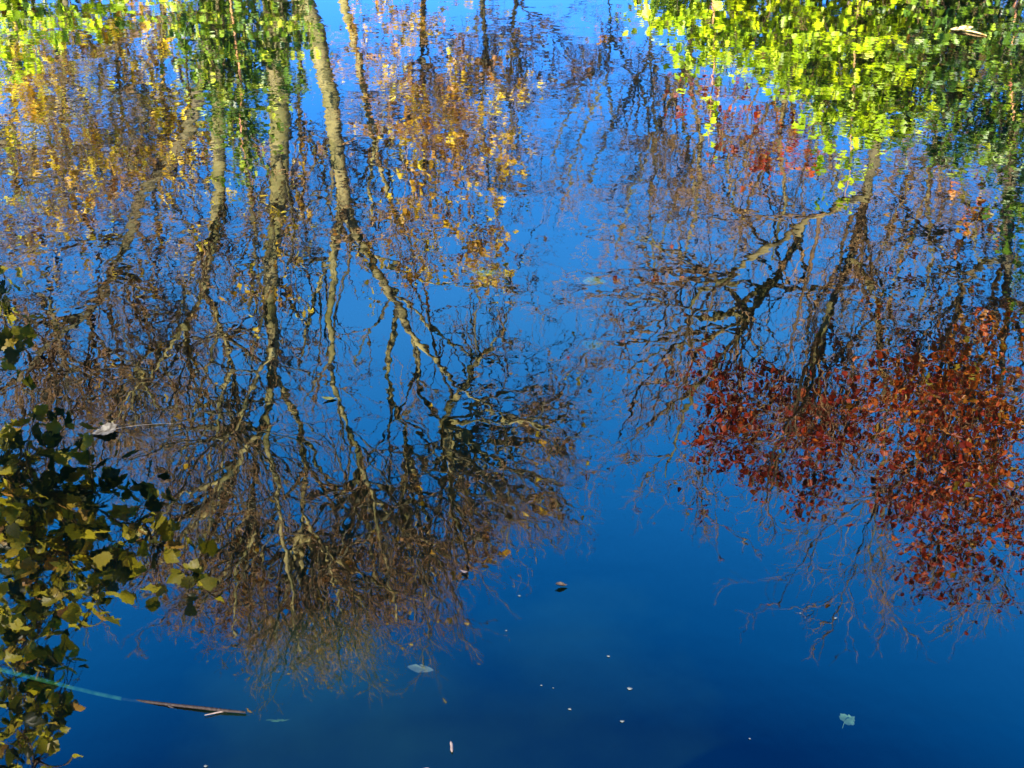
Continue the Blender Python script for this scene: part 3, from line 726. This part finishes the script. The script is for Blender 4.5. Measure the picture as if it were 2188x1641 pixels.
MAPLE = [(60, 985, 80, 40, 20), (110, 1050, 110, 50, 30), (60, 1120, 90, 60, 34), (200, 1080, 60, 45, 14), (300, 1110, 45, 35, 10), (150, 1180, 100, 50, 26), (235, 1200, 45, 35, 9), (345, 1165, 55, 25, 8), (420, 1212, 30, 22, 5),
         (60, 1225, 75, 50, 22), (205, 1270, 45, 35, 9), (120, 1290, 50, 30, 8), (60, 1330, 55, 40, 14), (40, 1400, 50, 40, 14), (105, 1430, 30, 35, 5), (60, 1480, 65, 40, 16), (125, 1525, 40, 45, 10), (45, 1570, 50, 50, 15), (80, 1625, 45, 30, 8),
         (18, 600, 20, 25, 3), (12, 660, 14, 40, 4), (10, 735, 12, 15, 2), (30, 775, 25, 35, 5), (15, 940, 25, 30, 5), (190, 955, 4, 4, 1), (462, 1275, 5, 10, 2), (165, 1615, 4, 4, 1), (230, 1320, 8, 8, 1), (175, 1335, 12, 8, 2)]


def maple_depth(py):
    return np.interp(py, [550, 800, 950, 1200, 1641], [4.9, 4.35, 3.9, 3.75, 3.6])


foot = np.array([-4.3, 0.2, 0.0]); foot[2] = ground_z(foot[0], foot[1])
root = empty("maple_tree", foot, "leafy maple leaning over the water at the lower left edge, close to the viewer", "tree")
tz = np.linspace(0, 1, 14)[:, None]
tk = foot + np.array([[0.5, 0.9, 4.6]]) * tz + np.sin(tz * 3) * np.array([[.12, .05, 0]]) - np.array([[0, 0, .1]])
V, F = tubes(tk[None], np.linspace(.13, .06, 14)[None], 12); mesh_obj("trunk", V, F, BARK_D, root)
limb_pts = []
for (px0, py0, dz) in [(-100, 1050, 2.3), (-100, 1330, 3.0), (-120, 1560, 3.6), (-60, 700, 1.6)]:
    e = refl(px0, py0, maple_depth(py0)); s = np.linspace(0, 1, 14)[:, None]
    b0 = tk[np.argmin(abs(tk[:, 2] - dz))]
    P = b0 + (e - b0) * s + np.sin(s * math.pi) * np.array([[0, 0, .25]])
    V, F = tubes(P[None], np.linspace(.035, .010, 14)[None], 8); mesh_obj("limb", V, F, BARK_D, root)
    limb_pts.append(P)
allP = np.concatenate(limb_pts)
parts = []; LC = []; LA = []; LT = []
for px, py, rx, ry, n in MAPLE:
    n = n if n < 4 else int(n * 3.3)
    Yd = float(maple_depth(py)); C = refl(px, py, Yd); pm = Yd / FOC / .8
    near = allP[np.argmin(((allP - C) ** 2).sum(-1))]
    s = np.linspace(0, 1, 10)[:, None]
    br = near + (C - near) * s + np.sin(s * math.pi) * np.array([[0, 0, .05]]) + np.sin(s * 7) * rng.normal(0, .01, 3)
    parts.append(tubes(br[None], np.linspace(.006, .003, 10)[None], 5))
    allP = np.concatenate([allP, br[3:]])
    E = C + np.clip(rng.normal(0, .55, (n, 3)), -1, 1) * np.array([rx * pm, .34 if n > 3 else .01, ry * pm])
    for k in range(n):
        b = br[rng.integers(5, 10)]
        q = np.linspace(0, 1, 6)[:, None]
        pet = b + (E[k] - b) * q + np.sin(q * math.pi) * np.array([[0, 0, .02]])
        parts.append(tubes(pet[None], np.linspace(.0022, .0012, 6)[None], 4))
        LC.append(E[k]); LA.append(norm((E[k] - b) * np.array([1, 1, .2]) + np.array([0, 0, -.08]) + rng.normal(0, .06, 3))); LT.append(rng.random() ** 0.8)
V, F = join(parts); mesh_obj("twig_work", V, F, TWIG_D, root)
LC, LA, LT = np.array(LC), np.array(LA), np.array(LT)
nz = norm(np.array([[-.22, -.5, .45]]) + rng.normal(0, .6, LC.shape))
V, F, nf = shaped_leaves(LC, LA, nz, .074 * (.6 + .65 * rng.random(len(LC))), OUT5, rng.normal(.35, .35, len(LC)))
mesh_obj("foliage", V, F, L_MAPLE, root, {"tone": np.repeat(LT, nf)})


# ------------------------------------------------------------------ things on and in the water
def flat_mat(name, c1, c2, rough=0.7, scale=60, transl=0.0):
    m, nt, out = new_mat(name)
    tc = nt.nodes.new("ShaderNodeTexCoord"); n = nt.nodes.new("ShaderNodeTexNoise")
    n.inputs["Scale"].default_value = scale; n.inputs["Detail"].default_value = 4
    nt.links.new(tc.outputs["Object"], n.inputs[0])
    c = ramp(nt, [(0.35, c1), (0.65, c2)], n.outputs[0])
    b = nt.nodes.new("ShaderNodeBsdfPrincipled"); b.inputs["Roughness"].default_value = rough; b.inputs["Specular IOR Level"].default_value = 0.03
    nt.links.new(c, b.inputs["Base Color"]); nt.links.new(b.outputs[0], out.inputs[0])
    return m


M_CREAM = flat_mat("cream_leaf", (0.10, 0.05, 0.012), (0.30, 0.22, 0.10), scale=40)
M_GREY = flat_mat("bleached_leaf", (0.012, 0.010, 0.007), (0.055, 0.050, 0.040), scale=90)
M_SUNK = flat_mat("sunken_leaf", (0.12, 0.09, 0.05), (0.26, 0.19, 0.11))
M_PALE = flat_mat("sunken_stem_skin", (0.010, 0.022, 0.008), (0.032, 0.045, 0.020), scale=60)
M_PINK = flat_mat("pinkish_leaf", (0.14, 0.07, 0.05), (0.20, 0.10, 0.07))
M_TIP = flat_mat("wet_brown_reed", (0.004, 0.003, 0.003), (0.012, 0.009, 0.008), scale=200)
M_REED = flat_mat("reed_skin", (0.22, 0.16, 0.10), (0.34, 0.28, 0.16))
M_STICK = flat_mat("peeled_wood", (0.04, 0.030, 0.026), (0.075, 0.058, 0.05))
M_BROWN = flat_mat("brown_leaf", (0.010, 0.007, 0.005), (0.035, 0.024, 0.018))
M_DULL = flat_mat("dull_yellow_leaf", (0.03, 0.03, 0.008), (0.06, 0.058, 0.016))
M_FAINT = flat_mat("silted_leaf", (0.06, 0.055, 0.02), (0.10, 0.08, 0.03))
M_FAINTER = flat_mat("deep_silted_leaf", (0.025, 0.025, 0.008), (0.05, 0.04, 0.012))
M_FLECK = flat_mat("pale_fluff", (0.02, 0.024, 0.024), (0.04, 0.045, 0.045))


def water_leaf(px, py, z, wpx, rot, outline, mat, label, stalk=None, cup=0.3, name="floating_leaf", aspect=1.0, group=None):
    P = onwater(px, py, z)
    pm = P[1] / FOC / ratio(py)[1]
    size = wpx * pm
    root = empty(name, P, label, "leaf", group)
    ax = np.array([[math.cos(rot), math.sin(rot), 0]])
    o = outline * np.array([1, aspect]); o = o - np.array([0.45, 0])
    V, F, _ = shaped_leaves(P[None] + np.array([[0, 0, .003]]), ax, np.array([[0., 0, 1]]), np.array([size]), o, np.array([-cup]), 0.025)
    V[:, 2] += max(0.0, P[2] + 0.0015 - V[:, 2].min()) if z >= 0 else 0.0
    mesh_obj("blade", V, F, mat, root)
    if stalk:
        e = onwater(stalk[0], stalk[1], z + .004); s = np.linspace(0, 1, 12)[:, None]
        b = P + np.array([0, 0, .006])
        pt = b + (e - b) * s + np.sin(s * math.pi) * np.array([[0, .004, .004]])
        V, F = tubes(pt[None], np.linspace(stalk[2], stalk[2] * .6, 12)[None], 6); mesh_obj("stalk", V, F, mat, root)
    return root


water_leaf(2056, 66, 0.0, 50, math.pi, OVAL, M_CREAM, "bright cream leaf lit by the sun, floating under the dark green bush at top right", (2108, 76, .006), .35, aspect=1.1)
water_leaf(222, 925, 0.0, 50, math.pi + .3, OUT5, M_GREY, "greyish white leaf floating at left with a very long straight stalk", (370, 905, .0007), .2, aspect=.85)
water_leaf(703, 854, 0.0, 32, .2, OVAL, M_DULL, "small yellowish curled leaf floating among the mirrored trunks", None, .5, aspect=.7)
water_leaf(1198, 1254, 0.0, 26, .1, OVAL, M_BROWN, "small dark brown leaf floating alone below the sky gap", None, .6, aspect=.9)
water_leaf(992, 1225, 0.0, 22, 2.5, OVAL, M_STICK, "tiny curled whitish leaf floating beside the mirrored crown's lower right", None, .9, aspect=.6)
water_leaf(1813, 1540, -0.015, 34, .5, OUT5, M_SUNK, "toothed grey-green leaf lying just under the surface at lower right", (1800, 1556, .0008), .2, name="sunken_leaf")
water_leaf(1268, 605, -0.03, 52, 0.05, OVAL, M_FAINT, "pale oval leaf sunk in the blue gap, the brighter of two", None, .1, name="sunken_leaf", aspect=1.4)
water_leaf(1265, 741, -0.06, 46, 1.2, OVAL, M_FAINTER, "faint round leaf sunk in the blue gap below the brighter one", None, .1, name="sunken_leaf", aspect=1.9)
water_leaf(1034, 584, -0.03, 60, 2.9, OVAL, M_FAINT, "pale leaf sunk among the ochre twigs left of the blue gap", None, .1, name="sunken_leaf")
water_leaf(897, 1431, -0.02, 58, -.15, OVAL, M_PINK, "pinkish narrow leaf sunk below the mirrored crown", None, .1, name="sunken_leaf", aspect=.75)
water_leaf(910, 1646, 0.0, 20, .1, OVAL, M_PINK, "pinkish leaf tip cut off by the bottom edge of the photo", None, .4)

# peeled stick
a, b = onwater(963, 1584, .003), onwater(967, 1607, .003)
s = np.linspace(0, 1, 8)[:, None]
V, F = tubes((a + (b - a) * s + np.sin(s * 5) * np.array([[.0008, 0, 0]]))[None], np.array([[.001, .0028, .003, .0028, .0029, .003, .0026, .001]]), 8)
tag(mesh_obj("floating_stick", V, F, M_STICK), "short pale peeled stick floating upright in view near the bottom edge", "stick")

# reed stalk: sunken at the left, breaking the surface at its right end
pts = [(-60, 1412, -.05), (0, 1430, -.045), (60, 1445, -.038), (120, 1460, -.03), (200, 1480, -.018), (270, 1495, -.006), (320, 1500, .001), (370, 1506, .003), (420, 1511, .004), (470, 1517, .005), (525, 1522, .004)]
P = np.array([onwater(*p) for p in pts]); u = np.linspace(0, len(pts) - 1, 50)
P = np.stack([np.interp(u, np.arange(len(pts)), P[:, c]) for c in range(3)], -1)
for _ in range(3): P[1:-1] = .25 * P[:-2] + .5 * P[1:-1] + .25 * P[2:]
root = empty("reed_stalk", P[-1], "long reed stalk, sunken and pale green at left, its brown tip breaking the surface", "reed")
rr = np.interp(np.arange(50), [0, 25, 34, 44, 49], [.0056, .0040, .0036, .0042, .0026])
V, F = tubes(P[:25][None], rr[:25][None], 9); mesh_obj("sunken_stem", V, F, M_PALE, root)
V, F = tubes(P[24:][None], rr[24:][None] * .8, 9); mesh_obj("dry_tip", V, F, M_TIP, root)
s0, s1 = onwater(480, 1519, .003), onwater(437, 1528, .004)
V, F = tubes((s0 + (s1 - s0) * np.linspace(0, 1, 6)[:, None])[None], np.linspace(.002, .001, 6)[None], 6); mesh_obj("side_shoot", V, F, M_STICK, root)
s0, s1 = onwater(360, 1507, .002), onwater(378, 1517, -.004)
V, F = tubes((s0 + (s1 - s0) * np.linspace(0, 1, 6)[:, None])[None], np.linspace(.003, .001, 6)[None], 6); mesh_obj("side_shoot", V, F, M_TIP, root)
water_leaf(592, 1541, -0.02, 50, .05, OVAL, M_FAINT, "narrow wisp of sunken leaf just beyond the reed's brown tip", None, .1, name="sunken_leaf", aspect=.25)

# flecks
FL = [(1110, 1273, 5), (1082, 1347, 4), (1157, 1464, 4), (1345, 1471, 9), (1218, 1515, 6), (1602, 1578, 4), (1710, 1310, 4), (1265, 685, 4), (1300, 1402, 5), (1785, 1320, 6), (1330, 1541, 7), (440, 1636, 6), (1182, 1470, 3)]
for px, py, w in FL:
    C = onwater(px, py, .0012); pm = C[1] / FOC / ratio(py)[1]; r = w * pm / 2
    th = np.arange(7) * 2 * math.pi / 7
    rad = r * (.6 + .7 * rng.random(7))
    ring = C + np.stack([np.cos(th) * rad * 1.3, np.sin(th) * rad, np.zeros(7)], -1)
    V = np.concatenate([ring, ring * np.array([1, 1, 1]) * .5 + C * .5 + np.array([0, 0, r * .35]), C[None] + np.array([[0, 0, r * .45]])])
    i = np.arange(7); j = (i + 1) % 7
    F = np.concatenate([np.stack([i, j, 7 + j], -1), np.stack([i, 7 + j, 7 + i], -1), np.stack([7 + i, 7 + j, np.full(7, 14)], -1)])
    o = mesh_obj("fluff_fleck", V - C, F, M_FLECK); o.location = C
    tag(o, "tiny pale fleck of seed fluff floating on the open water", "fluff", "pale flecks floating on the water")
